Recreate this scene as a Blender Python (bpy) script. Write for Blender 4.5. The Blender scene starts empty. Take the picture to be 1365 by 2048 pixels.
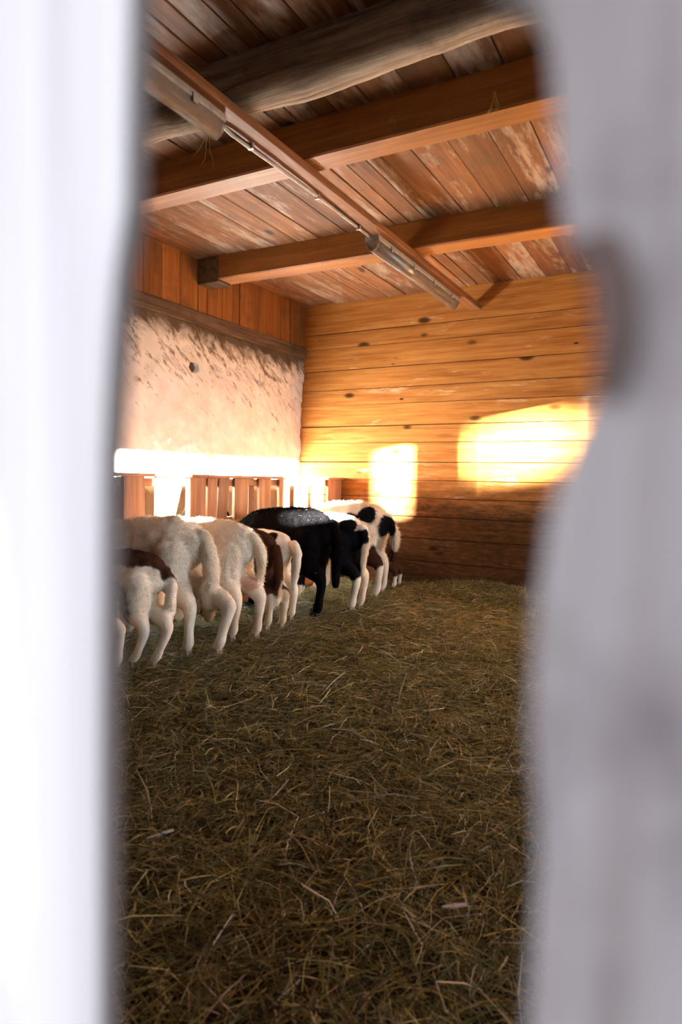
import bpy, bmesh, math, random
import numpy as np
from mathutils import Vector, Matrix
R = math.radians
S = bpy.context.scene
COL = S.collection
rng = np.random.default_rng(7)
random.seed(7)

# ------------------------------------------------------------------ camera, sky, sun, exposure
CAM = Vector((3.56, -5.60, 1.0))
YAW, PITCH, ROLL, FPX = R(28.9), R(-3.0), R(1.1), 1292.0
fwd = Vector((-math.sin(YAW) * math.cos(PITCH), math.cos(YAW) * math.cos(PITCH), math.sin(PITCH)))
rt = Vector((math.cos(YAW), math.sin(YAW), 0)); up = rt.cross(fwd)
rt, up = rt * math.cos(ROLL) + up * math.sin(ROLL), up * math.cos(ROLL) - rt * math.sin(ROLL)
cd = bpy.data.cameras.new('camera'); cam = bpy.data.objects.new('camera', cd); COL.objects.link(cam)
m = Matrix((rt, up, -fwd)).transposed().to_4x4(); m.translation = CAM; cam.matrix_world = m
cd.sensor_fit = 'VERTICAL'; cd.sensor_height = 36.0; cd.sensor_width = 24.0
cd.lens = FPX / 2048 * 36.0; cd.clip_start = 0.005; cd.clip_end = 300
cd.dof.use_dof = True; cd.dof.focus_distance = 4.3; cd.dof.aperture_fstop = 3.6
S.camera = cam

w = bpy.data.worlds.new('sky'); S.world = w; w.use_nodes = True
bg = w.node_tree.nodes['Background']; bg.inputs[0].default_value = (0.78, 0.86, 1.0, 1); bg.inputs[1].default_value = 12.0

SUN_AZ, SUN_TAN = R(60), 0.147
sd = Vector((-math.sin(SUN_AZ), math.cos(SUN_AZ), -SUN_TAN)).normalized()
sl = bpy.data.lights.new('sun_offscreen', 'SUN'); sl.energy = 430; sl.angle = R(0.8); sl.color = (0.94, 0.98, 1.0)
so = bpy.data.objects.new('sun_offscreen', sl); COL.objects.link(so); so.rotation_euler = sd.to_track_quat('-Z', 'Y').to_euler(); so.location = (12, -9, 4)

vs = S.view_settings; vs.view_transform = 'Standard'; vs.look = 'None'; vs.gamma = 1; vs.use_curve_mapping = False; vs.exposure = 0.75
S.cycles.max_bounces = 12; S.cycles.diffuse_bounces = 8; S.cycles.transparent_max_bounces = 12
S.cycles.caustics_reflective = False; S.cycles.caustics_refractive = False; S.cycles.sample_clamp_indirect = 60

# ------------------------------------------------------------------ helpers
def tag(o, label=None, cat=None, group=None, kind=None):
    if label: o['label'] = label
    if cat: o['category'] = cat
    if group: o['group'] = group
    if kind: o['kind'] = kind
    return o
def empty(name, loc=(0, 0, 0), rz=0.0):
    o = bpy.data.objects.new(name, None); COL.objects.link(o); o.location = loc; o.rotation_euler = (0, 0, rz)
    o.empty_display_size = 0.1; return o
def obj(name, me, mat=None, parent=None, loc=None, rot=None):
    o = bpy.data.objects.new(name, me); COL.objects.link(o)
    if mat and not me.materials: me.materials.append(mat)
    if parent: o.parent = parent
    if loc is not None: o.location = loc
    if rot is not None: o.rotation_euler = rot
    return o
def mesh(name, bm, smooth=False):
    me = bpy.data.meshes.new(name); bm.normal_update(); bm.to_mesh(me); bm.free()
    if smooth: me.polygons.foreach_set('use_smooth', [True] * len(me.polygons))
    return me
def np_mesh(name, v, f, smooth=True, cols=None):
    me = bpy.data.meshes.new(name); n = len(v); k = f.shape[1]
    me.vertices.add(n); me.vertices.foreach_set('co', v.astype(np.float32).ravel())
    me.loops.add(f.size); me.loops.foreach_set('vertex_index', f.astype(np.int32).ravel())
    me.polygons.add(len(f)); me.polygons.foreach_set('loop_start', np.arange(0, f.size, k, dtype=np.int32))
    me.polygons.foreach_set('use_smooth', np.full(len(f), smooth))
    me.update(calc_edges=True)
    if cols is not None: set_cols(me, cols)
    return me
def set_cols(me, cols):
    a = me.color_attributes.new('pigment', 'FLOAT_COLOR', 'POINT')
    c = np.ones((len(cols), 4), np.float32); c[:, :3] = cols; a.data.foreach_set('color', c.ravel())
def bbox_bm(bm, lo, hi, bev=0.0):
    r = bmesh.ops.create_cube(bm, size=1.0); vs_ = r['verts']
    lo = Vector(lo); hi = Vector(hi); c = (lo + hi) / 2; s = hi - lo
    for v in vs_: v.co = Vector((v.co.x * s.x, v.co.y * s.y, v.co.z * s.z)) + c
    if bev:
        es = list({e for v in vs_ for e in v.link_edges})
        bmesh.ops.bevel(bm, geom=es, offset=bev, segments=1, affect='EDGES', profile=0.5)
def box_me(name, lo, hi, bev=0.0):
    bm = bmesh.new(); bbox_bm(bm, lo, hi, bev); return mesh(name, bm)
def prism_me(name, poly, axis, a0, a1, bev=0.0):
    """closed 2D outline extruded along axis (0,1,2); poly gives the other two coordinates in order"""
    bm = bmesh.new(); o = [i for i in range(3) if i != axis]
    def P(p, a):
        c = [0, 0, 0]; c[o[0]], c[o[1]], c[axis] = p[0], p[1], a; return c
    A = [bm.verts.new(P(p, a0)) for p in poly]; B = [bm.verts.new(P(p, a1)) for p in poly]
    n = len(poly); bm.faces.new(A); bm.faces.new(B[::-1])
    for i in range(n): bm.faces.new((A[i], B[i], B[(i + 1) % n], A[(i + 1) % n]))
    bmesh.ops.recalc_face_normals(bm, faces=bm.faces[:])
    if bev: bmesh.ops.bevel(bm, geom=bm.edges[:], offset=bev, segments=2, affect='EDGES', profile=0.6)
    return mesh(name, bm)
def tube_np(pts, rad, n=10):
    pts = [Vector(p) for p in pts]; V = []; F = []
    for i, p in enumerate(pts):
        t = (pts[min(i + 1, len(pts) - 1)] - pts[max(i - 1, 0)]).normalized()
        a = t.cross(Vector((0, 0, 1)));
        if a.length < 1e-3: a = t.cross(Vector((1, 0, 0)))
        a.normalize(); b = t.cross(a)
        r = rad[i] if hasattr(rad, '__len__') else rad
        for k in range(n):
            an = 2 * math.pi * k / n; V.append(p + (a * math.cos(an) + b * math.sin(an)) * r)
    for i in range(len(pts) - 1):
        for k in range(n):
            F.append((i * n + k, i * n + (k + 1) % n, (i + 1) * n + (k + 1) % n, (i + 1) * n + k))
    return V, F
def tube_me(name, pts, rad, n=10, caps=True):
    V, F = tube_np(pts, rad, n)
    if caps: F = F + [tuple(range(n))[::-1], tuple(range(len(V) - n, len(V)))]
    me = bpy.data.meshes.new(name); me.from_pydata([tuple(v) for v in V], [], F)
    me.polygons.foreach_set('use_smooth', [len(p.vertices) == 4 for p in me.polygons]); return me

_perm = np.random.default_rng(3).random((64, 64, 64)).astype(np.float32)
def vnoise(p, scale=1.0, seed=0):
    q = np.asarray(p, float) * scale + seed * 17.31 + 1000.0
    i = np.floor(q).astype(int); f = q - i; f = f * f * (3 - 2 * f)
    r = 0
    for dx in (0, 1):
        for dy in (0, 1):
            for dz in (0, 1):
                wgt = (f[:, 0] if dx else 1 - f[:, 0]) * (f[:, 1] if dy else 1 - f[:, 1]) * (f[:, 2] if dz else 1 - f[:, 2])
                r = r + wgt * _perm[(i[:, 0] + dx) % 64, (i[:, 1] + dy) % 64, (i[:, 2] + dz) % 64]
    return r - 0.5
def fbm(p, scale, octv=4, seed=0):
    a = 1.0; r = 0
    for k in range(octv):
        r = r + a * vnoise(p, scale * 2 ** k, seed + k); a *= 0.5
    return r

# ------------------------------------------------------------------ materials
class NT:
    def __init__(s, name):
        s.m = bpy.data.materials.new(name); s.m.use_nodes = True; s.t = s.m.node_tree
        s.b = s.t.nodes['Principled BSDF']; s.out = s.t.nodes['Material Output']
    def n(s, ty, **kw):
        nd = s.t.nodes.new(ty)
        for k, v in kw.items():
            if k.startswith('_'): setattr(nd, k[1:], v)
        return nd
    def link(s, a, b): s.t.links.new(a, b)
    def set(s, nd, key, v):
        if hasattr(v, 'is_linked') or isinstance(v, bpy.types.NodeSocket): s.link(v, nd.inputs[key])
        else: nd.inputs[key].default_value = v
    def coord(s, kind='Object'): return s.n('ShaderNodeTexCoord').outputs[kind]
    def rand(s): return s.n('ShaderNodeObjectInfo').outputs['Random']
    def mapping(s, vec, scale=(1, 1, 1), rot=(0, 0, 0), loc=(0, 0, 0)):
        nd = s.n('ShaderNodeMapping'); s.link(vec, nd.inputs['Vector']); s.set(nd, 'Scale', scale); s.set(nd, 'Rotation', rot); s.set(nd, 'Location', loc)
        return nd.outputs[0]
    def noise(s, vec, scale, detail=4, rough=0.55, dist=0.0):
        nd = s.n('ShaderNodeTexNoise'); s.link(vec, nd.inputs['Vector'])
        s.set(nd, 'Scale', scale); s.set(nd, 'Detail', detail); s.set(nd, 'Roughness', rough); s.set(nd, 'Distortion', dist)
        return nd.outputs['Fac']
    def ramp(s, fac, stops, interp='LINEAR'):
        nd = s.n('ShaderNodeValToRGB'); cr = nd.color_ramp; cr.interpolation = interp
        while len(cr.elements) < len(stops): cr.elements.new(0.5)
        for e, (p, c) in zip(cr.elements, stops):
            e.position = p; e.color = (c, c, c, 1) if not hasattr(c, '__len__') else (*c, 1)
        s.link(fac, nd.inputs[0]); return nd.outputs[0]
    def mix(s, fac, a, b, blend='MIX'):
        nd = s.n('ShaderNodeMix', _data_type='RGBA', _blend_type=blend)
        for i, v in ((0, fac), (6, a), (7, b)):
            if isinstance(v, bpy.types.NodeSocket): s.link(v, nd.inputs[i])
            else: nd.inputs[i].default_value = (*v, 1) if hasattr(v, '__len__') else v
        return nd.outputs[2]
    def math(s, op, a, b=0.0, clamp=False):
        nd = s.n('ShaderNodeMath', _operation=op, _use_clamp=clamp)
        for i, v in ((0, a), (1, b)):
            if isinstance(v, bpy.types.NodeSocket): s.link(v, nd.inputs[i])
            else: nd.inputs[i].default_value = v
        return nd.outputs[0]
    def bump(s, h, strength=0.3, dist=0.01):
        nd = s.n('ShaderNodeBump'); s.link(h, nd.inputs['Height']); nd.inputs['Strength'].default_value = strength; nd.inputs['Distance'].default_value = dist
        s.link(nd.outputs[0], s.b.inputs['Normal'])
    def base(s, c, rough=0.7, spec=0.25):
        s.set(s.b, 'Base Color', c if isinstance(c, bpy.types.NodeSocket) else (*c, 1))
        s.set(s.b, 'Roughness', rough); s.b.inputs['Specular IOR Level'].default_value = spec
        return s.m

def wood(name, axis, dark, mid, light, white=0.0, whitecol=(0.55, 0.45, 0.36), stain=None, knots=1.0, rough=0.6, spec=0.3, vary=0.35, bump=0.25, grime=0.0, depth=None, gscale=3.0):
    """grain runs along axis; white = amount of pale worn patches; stain=(z0,z1) world heights of a dung-dark band"""
    t = NT(name); oc = t.coord('Object'); rnd = t.rand()
    off = t.n('ShaderNodeVectorMath', _operation='ADD'); t.link(oc, off.inputs[0])
    cmb = t.n('ShaderNodeCombineXYZ')
    for i, k in enumerate((37.0, 91.0, 53.0)): t.link(t.math('MULTIPLY', rnd, k), cmb.inputs[i])
    t.link(cmb.outputs[0], off.inputs[1]); v = off.outputs[0]
    sc = [14.0, 14.0, 14.0]; sc[axis] = 0.8
    g1 = t.noise(t.mapping(v, sc), 1.6, 6, 0.62, 0.6)
    sc2 = [70.0, 70.0, 70.0]; sc2[axis] = 1.6
    g2 = t.noise(t.mapping(v, sc2), 1.5, 4, 0.6, 0.2)
    g = t.math('ADD', t.math('MULTIPLY', g1, 0.72), t.math('MULTIPLY', g2, 0.28))
    col = t.ramp(g, [(0.32, dark), (0.5, mid), (0.66, light)])
    # board to board difference
    val = t.math('ADD', 1.0 - vary, t.math('MULTIPLY', rnd, 2 * vary))
    hsv = t.n('ShaderNodeHueSaturation'); t.link(col, hsv.inputs['Color']); t.link(val, hsv.inputs['Value']); col = hsv.outputs[0]
    if white:
        sw = [5.0, 5.0, 5.0]; sw[axis] = 0.9
        p = t.noise(t.mapping(v, sw), 1.0, 5, 0.65, 0.4)
        q = t.noise(t.mapping(v, [x * 6 for x in sw]), 1.0, 4, 0.7)
        f = t.math('ADD', t.math('MULTIPLY', p, 0.75), t.math('MULTIPLY', q, 0.3))
        lo_ = 0.70 - 0.22 * white
        f = t.ramp(f, [(lo_, 0.0), (lo_ + 0.10, 0.85)])
        col = t.mix(f, col, whitecol)
    if knots:
        sk = [6.5, 6.5, 6.5]; sk[axis] = 3.0
        if depth is not None: sk[depth] = 0.05
        vo = t.n('ShaderNodeTexVoronoi', _feature='F1'); t.link(t.mapping(v, sk), vo.inputs['Vector']); vo.inputs['Scale'].default_value = 1.0; vo.inputs['Randomness'].default_value = 1.0
        rr = t.n('ShaderNodeSeparateColor'); t.link(vo.outputs['Color'], rr.inputs[0])
        size = t.math('MULTIPLY', t.math('SUBTRACT', rr.outputs[0], 0.35, True), 0.24 * knots)
        k1 = t.math('SUBTRACT', 1.0, t.math('DIVIDE', vo.outputs['Distance'], t.math('ADD', size, 0.0005)), True)
        kf = t.ramp(k1, [(0.0, 0.0), (0.25, 0.6), (0.5, 0.95)])
        col = t.mix(kf, col, tuple(c * 0.16 for c in dark))
    if grime:
        p = t.noise(t.mapping(v, [gscale] * 3), 1.3, 6, 0.7)
        col = t.mix(t.ramp(p, [(0.50, 0.0), (0.72, grime)]), col, (0.06, 0.045, 0.03) if gscale < 5 else (0.018, 0.013, 0.014))
    if stain:
        geo = t.n('ShaderNodeNewGeometry'); sp = t.n('ShaderNodeSeparateXYZ'); t.link(geo.outputs['Position'], sp.inputs[0])
        nz = t.noise(t.mapping(geo.outputs['Position'], (3, 3, 9)), 1.4, 6, 0.72)
        h = t.math('ADD', sp.outputs[2], t.math('MULTIPLY', t.math('SUBTRACT', nz, 0.5), 0.55))
        f = t.n('ShaderNodeMapRange'); t.link(h, f.inputs[0]); f.inputs[1].default_value = stain[0]; f.inputs[2].default_value = stain[1]; f.inputs[3].default_value = 0.97; f.inputs[4].default_value = 0.0
        sc3 = t.noise(t.mapping(geo.outputs['Position'], (10, 10, 40)), 1.0, 5, 0.7)
        f2 = t.math('MULTIPLY', f.outputs[0], t.ramp(sc3, [(0.3, 1.0), (0.75, 0.72)]))
        col = t.mix(f2, col, (0.012, 0.0058, 0.0036))
    t.bump(g, bump, 0.006)
    t.set(t.b, 'Roughness', rough)
    return t.base(col, rough, spec)

M = {}
M['back'] = wood('orange_pine', 0, depth=1, dark=(0.23, 0.074, 0.014), mid=(0.38, 0.150, 0.031), light=(0.48, 0.22, 0.058), white=0.36, whitecol=(0.62, 0.42, 0.26), stain=(0.70, 1.02), knots=1.7, rough=0.65, spec=0.12, vary=0.10)
M['ceil'] = wood('ceiling_pine', 1, (0.095, 0.034, 0.011), (0.17, 0.066, 0.021), (0.23, 0.100, 0.036), depth=2, white=0.78, whitecol=(0.36, 0.28, 0.21), knots=1.4, rough=0.6, vary=0.28, grime=0.5)
M['gable'] = wood('upright_pine', 2, (0.18, 0.058, 0.012), (0.29, 0.108, 0.024), (0.36, 0.15, 0.04), depth=0, white=0.1, knots=0.8, vary=0.2, grime=0.6)
M['beam'] = wood('beam_pine', 0, (0.17, 0.056, 0.012), (0.27, 0.100, 0.021), (0.35, 0.145, 0.036), white=0.0, knots=0.8, vary=0.05, rough=0.5, spec=0.35, grime=0.3)
M['hewn'] = wood('grey_hewn_oak', 0, (0.08, 0.062, 0.046), (0.27, 0.22, 0.165), (0.44, 0.375, 0.30), white=0.5, whitecol=(0.52, 0.46, 0.39), knots=0.0, vary=0.02, bump=0.9, rough=0.85, spec=0.1, grime=0.6)
M['batten'] = wood('batten_pine', 1, (0.10, 0.038, 0.014), (0.20, 0.080, 0.030), (0.29, 0.13, 0.055), white=0.2, whitecol=(0.4, 0.32, 0.24), knots=0.5, vary=0.05, grime=0.6)
M['plate'] = wood('dusty_wall_plate', 1, (0.05, 0.035, 0.024), (0.13, 0.085, 0.055), (0.21, 0.15, 0.10), knots=0.0, vary=0.02, rough=0.85, spec=0.1, grime=0.7)
M['feeder'] = wood('feeder_board', 2, (0.15, 0.055, 0.024), (0.30, 0.125, 0.055), (0.40, 0.20, 0.10), white=0.35, whitecol=(0.45, 0.30, 0.20), knots=0.3, vary=0.22, rough=0.55)
M['rail'] = wood('feeder_rail', 1, (0.17, 0.06, 0.024), (0.32, 0.13, 0.055), (0.44, 0.22, 0.11), white=0.3, whitecol=(0.45, 0.30, 0.20), knots=0.3, vary=0.1)
M['plainwood'] = wood('old_dark_wood', 2, (0.05, 0.032, 0.020), (0.085, 0.055, 0.034), (0.13, 0.085, 0.055), knots=0.4, vary=0.2)
M['slat_pale'] = wood('pale_slat', 2, (0.085, 0.073, 0.070), (0.130, 0.118, 0.116), (0.16, 0.150, 0.150), white=0.4, whitecol=(0.215, 0.209, 0.207), knots=0.25, vary=0.0, rough=0.9, spec=0.05)  # paler base tone for the left slat
M['slat_grey'] = wood('weathered_slat', 2, (0.022, 0.015, 0.013), (0.058, 0.050, 0.048), (0.085, 0.077, 0.078), white=0.6, whitecol=(0.115, 0.110, 0.117), knots=0.5, vary=0.0, rough=0.9, spec=0.05, grime=0.75, gscale=13.0)
def flat(name, c, rough=0.6, spec=0.3, metal=0.0):
    t = NT(name); oc = t.coord(); nz = t.noise(oc, 30, 4)
    col = t.mix(t.ramp(nz, [(0.35, 0.0), (0.7, 1.0)]), tuple(x * 0.75 for x in c), tuple(min(1, x * 1.12) for x in c))
    t.b.inputs['Metallic'].default_value = metal; return t.base(col, rough, spec)
M['dark'] = flat('old_backing_wood', (0.16, 0.075, 0.030), 0.9, 0.0); M['black_horn'] = flat('black_horn', (0.015, 0.012, 0.011), 0.6, 0.2)
M['soil'] = flat('trampled_dung', (0.030, 0.020, 0.011), 0.95, 0.05)
M['yard'] = flat('yard_gravel', (0.15, 0.14, 0.13), 0.95, 0.05)
M['housing'] = flat('dusty_grey_plastic', (0.36, 0.35, 0.32), 0.7, 0.2)
M['conduit'] = flat('galvanised_conduit', (0.34, 0.33, 0.32), 0.5, 0.4, 0.2)
M['whitetube'] = flat('white_glass_tube', (0.62, 0.56, 0.50), 0.35, 0.4)
M['clip'] = flat('steel_clip', (0.45, 0.43, 0.41), 0.4, 0.5, 0.6)
M['hoof'] = flat('horn_hoof', (0.38, 0.30, 0.21), 0.6, 0.25)
M['eye'] = flat('dark_eye', (0.01, 0.007, 0.004), 0.1, 0.6)
M['web'] = flat('dusty_cobweb', (0.16, 0.115, 0.07), 0.95, 0.0)
M['stone'] = flat('brown_stone', (0.10, 0.07, 0.045), 0.9, 0.1)
M['chip'] = flat('pale_wood_chip', (0.75, 0.72, 0.70), 0.8, 0.1)
def pigment_mat(name, rough=0.85, sheen=0.0, bump=None, spec=0.1, trans=0.0):
    t = NT(name); a = t.n('ShaderNodeAttribute', _attribute_name='pigment')
    if bump:
        nz = t.noise(t.coord(), bump, 5, 0.7); t.bump(nz, 0.5, 0.01)
    if sheen: t.b.inputs['Sheen Weight'].default_value = sheen; t.b.inputs['Sheen Roughness'].default_value = 0.4
    t.base(a.outputs['Color'], rough, spec)
    if trans:
        tr = t.n('ShaderNodeBsdfTranslucent'); t.link(a.outputs['Color'], tr.inputs[0])
        mx = t.n('ShaderNodeMixShader'); mx.inputs[0].default_value = trans
        t.link(t.b.outputs[0], mx.inputs[1]); t.link(tr.outputs[0], mx.inputs[2]); t.link(mx.outputs[0], t.out.inputs[0])
    return t.m
M['fleece'] = pigment_mat('fleece', 0.95, 0.0, 90, 0.02)
M['wool'] = pigment_mat('wool_fibre', 0.9, 0.0, None, 0.02, 0.15)
M['straw'] = pigment_mat('straw_blade', 0.6, 0.0, None, 0.25, 0.12)
# clear diffuser of the lamps
t = NT('clear_dusty_plastic'); tr = t.n('ShaderNodeBsdfTransparent'); tr.inputs[0].default_value = (0.86, 0.80, 0.74, 1)
t.base((0.30, 0.28, 0.26), 0.15, 0.8); mx = t.n('ShaderNodeMixShader'); mx.inputs[0].default_value = 0.45
t.link(tr.outputs[0], mx.inputs[1]); t.link(t.b.outputs[0], mx.inputs[2]); t.link(mx.outputs[0], t.out.inputs[0]); M['diffuser'] = t.m
# lime plaster
t = NT('lime_plaster'); geo = t.n('ShaderNodeNewGeometry'); P = geo.outputs['Position']; sp = t.n('ShaderNodeSeparateXYZ'); t.link(P, sp.inputs[0])
col = t.ramp(t.noise(P, 5, 5), [(0.3, (0.66, 0.61, 0.53)), (0.65, (0.80, 0.77, 0.71))])
up_ = t.n('ShaderNodeMapRange'); t.link(sp.outputs[2], up_.inputs[0]); up_.inputs[1].default_value = 1.1; up_.inputs[2].default_value = 2.25; up_.inputs[3].default_value = -0.08; up_.inputs[4].default_value = 0.10
PR = t.mapping(P, rot=(R(37), 0, 0))
dirt = t.noise(t.mapping(PR, (4, 5, 11)), 1.0, 7, 0.72, 0.6)
dirt2 = t.noise(t.mapping(PR, (4, 2.6, 13)), 2.1, 6, 0.7, 0.4)
f = t.math('ADD', t.math('ADD', t.math('MULTIPLY', dirt, 0.5), t.math('MULTIPLY', dirt2, 0.5)), up_.outputs[0])
col = t.mix(t.ramp(f, [(0.555, 0.0), (0.64, 0.9)]), col, (0.17, 0.105, 0.05))
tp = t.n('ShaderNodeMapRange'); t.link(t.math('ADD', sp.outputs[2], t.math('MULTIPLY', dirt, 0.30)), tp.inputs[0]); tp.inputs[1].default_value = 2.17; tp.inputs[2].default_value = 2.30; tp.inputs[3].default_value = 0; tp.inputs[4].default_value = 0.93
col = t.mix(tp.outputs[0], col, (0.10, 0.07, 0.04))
lowz = t.n('ShaderNodeMapRange'); t.link(t.math('ADD', sp.outputs[2], t.math('MULTIPLY', t.math('SUBTRACT', dirt, 0.5), 0.12)), lowz.inputs[0]); lowz.inputs[1].default_value = 0.86; lowz.inputs[2].default_value = 0.93; lowz.inputs[3].default_value = 0.88; lowz.inputs[4].default_value = 0
col = t.mix(lowz.outputs[0], col, (0.17, 0.115, 0.07))
t.bump(t.noise(P, 38, 6, 0.7), 0.5, 0.012); M['plaster'] = t.base(col, 0.95, 0.05)

# ------------------------------------------------------------------ setting
W, FY, H = 5.0, -5.495, 2.71          # right wall, front wall (slat plane), ceiling height
def struct(o, label=None): return tag(o, label, None, None, 'structure')

# floor (soil under the litter)
def terrain(x, y):
    x = np.asarray(x, float); y = np.asarray(y, float); p = np.stack([x, y, np.zeros_like(x)], -1)
    z = 0.030 * fbm(p, 1.4, 3, 5) + 0.012 * fbm(p, 6, 2, 9)
    z = z + 0.085 * np.exp(-(((x - 1.95) / 0.55) ** 2 + ((y + 0.05) / 0.45) ** 2)) - 0.04 * np.clip((x - 2.3), 0, 1) * np.clip(1 + y / 1.5, 0, 1)
    foot = np.exp(-(((x - 1.2) / 0.25) ** 2)) * (y < 0)
    return z * (1 - 0.75 * foot)
gx, gy = np.meshgrid(np.linspace(-0.05, W + 0.05, 130), np.linspace(-5.5, 0.05, 140))
gz = terrain(gx.ravel(), gy.ravel()).reshape(gx.shape) - 0.012
V = np.stack([gx, gy, gz], -1).reshape(-1, 3); nx, ny = gx.shape[1], gx.shape[0]
idx = np.arange(nx * ny).reshape(ny, nx)
Fq = np.stack([idx[:-1, :-1], idx[:-1, 1:], idx[1:, 1:], idx[1:, :-1]], -1).reshape(-1, 4)
struct(obj('floor', np_mesh('floor', V, Fq), M['soil']), 'dark trampled ground under the straw')
struct(obj('ground_outside', box_me('ground_outside', (-20, -40, -0.5), (40, 20, -0.09)), M['yard']), 'gravel yard outside the shed')

# back wall: backing + horizontal boards
zl = [0.0, 0.240, 0.455, 0.655, 0.830, 0.994, 1.161, 1.345, 1.507, 1.712, 1.866, 2.060, 2.275, 2.42, 2.72]
zl = [-0.05] + zl[1:]
wb = struct(obj('wall_back', box_me('wall_back', (-0.4, 0.018, -0.1), (W + 0.3, 0.2, H + 0.15)), M['dark']), 'orange pine board wall behind the sheep')
for i in range(len(zl) - 1):
    a, b = zl[i] + 0.0025, zl[i + 1] - 0.0025; c = (a + b) / 2
    me = box_me('plank', (-2.6, -0.012, a - c), (2.6, 0.013, b - c), 0.003)
    obj('plank', me, M['back'], wb, (2.45, 0.0085 + random.uniform(-0.003, 0.003), c), (0, random.uniform(-0.0012, 0.0012), 0))

# left wall: plaster, wall plate, upright boards
def plaster():
    ys = np.linspace(-5.55, 0.02, 420); zs = np.linspace(-0.1, 2.24, 180)
    Y, Z = np.meshgrid(ys, zs); p = np.stack([np.zeros_like(Y), Y, Z], -1).reshape(-1, 3)
    q = p.copy(); a = R(38); q[:, 1], q[:, 2] = p[:, 1] * math.cos(a) - p[:, 2] * math.sin(a), (p[:, 1] * math.sin(a) + p[:, 2] * math.cos(a)) * 2.6
    amp = 0.4 + 0.6 * np.clip((p[:, 2] - 1.1) / 1.0, 0, 1)
    x = 0.035 * fbm(p, 1.7, 4, 1) + 0.030 * amp * fbm(q, 5.0, 4, 4) + 0.010 * fbm(p, 22, 2, 6)
    x -= 0.02 * (2.3 - p[:, 2]) / 1.3
    hole = ((p[:, 1] + 1.60) / 0.050) ** 2 + ((p[:, 2] - 1.872) / 0.040) ** 2
    x -= 0.10 * (hole < 1)
    p[:, 0] = x - 0.005
    n1, n0 = Y.shape; id_ = np.arange(n0 * n1).reshape(n1, n0)
    f = np.stack([id_[:-1, :-1], id_[:-1, 1:], id_[1:, 1:], id_[1:, :-1]], -1).reshape(-1, 4)
    return np_mesh('wall_left', p, f)
wl = struct(obj('wall_left', plaster(), M['plaster']), 'rough white lime plaster wall below pine boards')
obj('core', box_me('core', (-0.5, -5.6, -0.1), (-0.13, 0.1, H + 0.15)), M['dark'], wl)
# stone in the hole
bm = bmesh.new(); bmesh.ops.create_icosphere(bm, subdivisions=2, radius=0.045)
for v in bm.verts: v.co += Vector((random.uniform(-.006, .006), random.uniform(-.006, .006), random.uniform(-.006, .006)))
obj('hole_stone', mesh('hole_stone', bm), M['stone'], wl, (-0.075, -1.60, 1.868))
tr1 = struct(obj('trim_1', box_me('trim_1', (-0.14, -2.8, -0.052), (0.035, 2.8, 0.058), 0.008), M['plate'], None, (0, -2.78, 2.245), (R(0.0), 0, 0)), 'dusty brown timber plate on top of the plaster wall')
# upright boards above the plate
ub = empty('boarding'); ub.parent = wl
vb = [-5.5, -5.3, -5.12, -4.9, -4.7, -4.5, -4.33, -4.1, -3.9, -3.72, -3.5, -3.3, -3.1, -2.92, -2.73, -2.55, -2.37, -2.18, -1.993, -1.798, -1.595, -1.493, -1.300, -1.168, -1.066, -0.851, -0.73, -0.434, -0.272, 0.0]
bpy.data.objects.remove(ub)
for a, b in zip(vb[:-1], vb[1:]):
    c = (a + b) / 2; hw = (b - a) / 2 - 0.002
    me = box_me('plank', (-0.011, -hw, -0.225), (0.011, hw, 0.21), 0.0025)
    obj('plank', me, M['gable'], wl, (0.004 + random.uniform(-0.004, 0.004), c, 2.51), (R(random.uniform(-0.3, 0.3)), 0, 0))
obj('backing', box_me('backing', (-0.13, -5.55, 2.25), (-0.012, 0.02, H + 0.1)), M['dark'], wl)

# ceiling boards
ce = struct(obj('ceiling', box_me('ceiling', (-0.4, -5.7, H + 0.026), (W + 0.3, 0.2, H + 0.16)), M['dark']), 'weathered pine board ceiling')
cj = [-0.05, 0.15, 0.355, 0.553, 0.748, 0.935, 1.113, 1.338, 1.53, 1.70, 1.80, 1.918, 2.01, 2.18, 2.378, 2.585, 2.785, 2.985, 3.19, 3.39, 3.58, 3.79, 4.0, 4.2, 4.41, 4.6, 4.8, 5.05]
for a, b in zip(cj[:-1], cj[1:]):
    c = (a + b) / 2; hw = (b - a) / 2 - 0.002
    me = box_me('plank', (-hw, -2.8, -0.011), (hw, 2.8, 0.015), 0.003)
    obj('plank', me, M['ceil'], ce, (c, -2.79, H + 0.011 + random.uniform(-0.003, 0.003)))

# beams
def beam(name, y0, y1, zb, skew, label, mat, x0=-0.06):
    yc = (y0 + y1) / 2; L = (W + 0.1 - x0) / 2
    me = box_me(name, (-L, (y0 - y1) / 2, zb - H - 0.0), (L, (y1 - y0) / 2, 0.006), 0.008)
    return struct(obj(name, me, mat, None, (x0 + L, yc, H), (0, 0, skew)), label)
beam('ceiling_beam', -2.895, -2.745, 2.532, R(0.7), 'smooth orange sawn beam between the hewn log and the far beam', M['beam'])
beam('ceiling_beam', -1.53, -1.355, 2.532, R(1.6), 'smooth orange sawn beam closest to the pine board wall', M['beam'], 0.18)
obj('end_block', box_me('end_block', (-0.20, -0.075, -0.20), (0.06, 0.085, -0.0), 0.006), M['plate'], None, (0.16, -1.53, H))
struct(bpy.data.objects['end_block'], 'dusty timber block carrying the beam end on the plaster wall')
bpy.data.objects['end_block'].name = 'trim_2'
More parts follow.
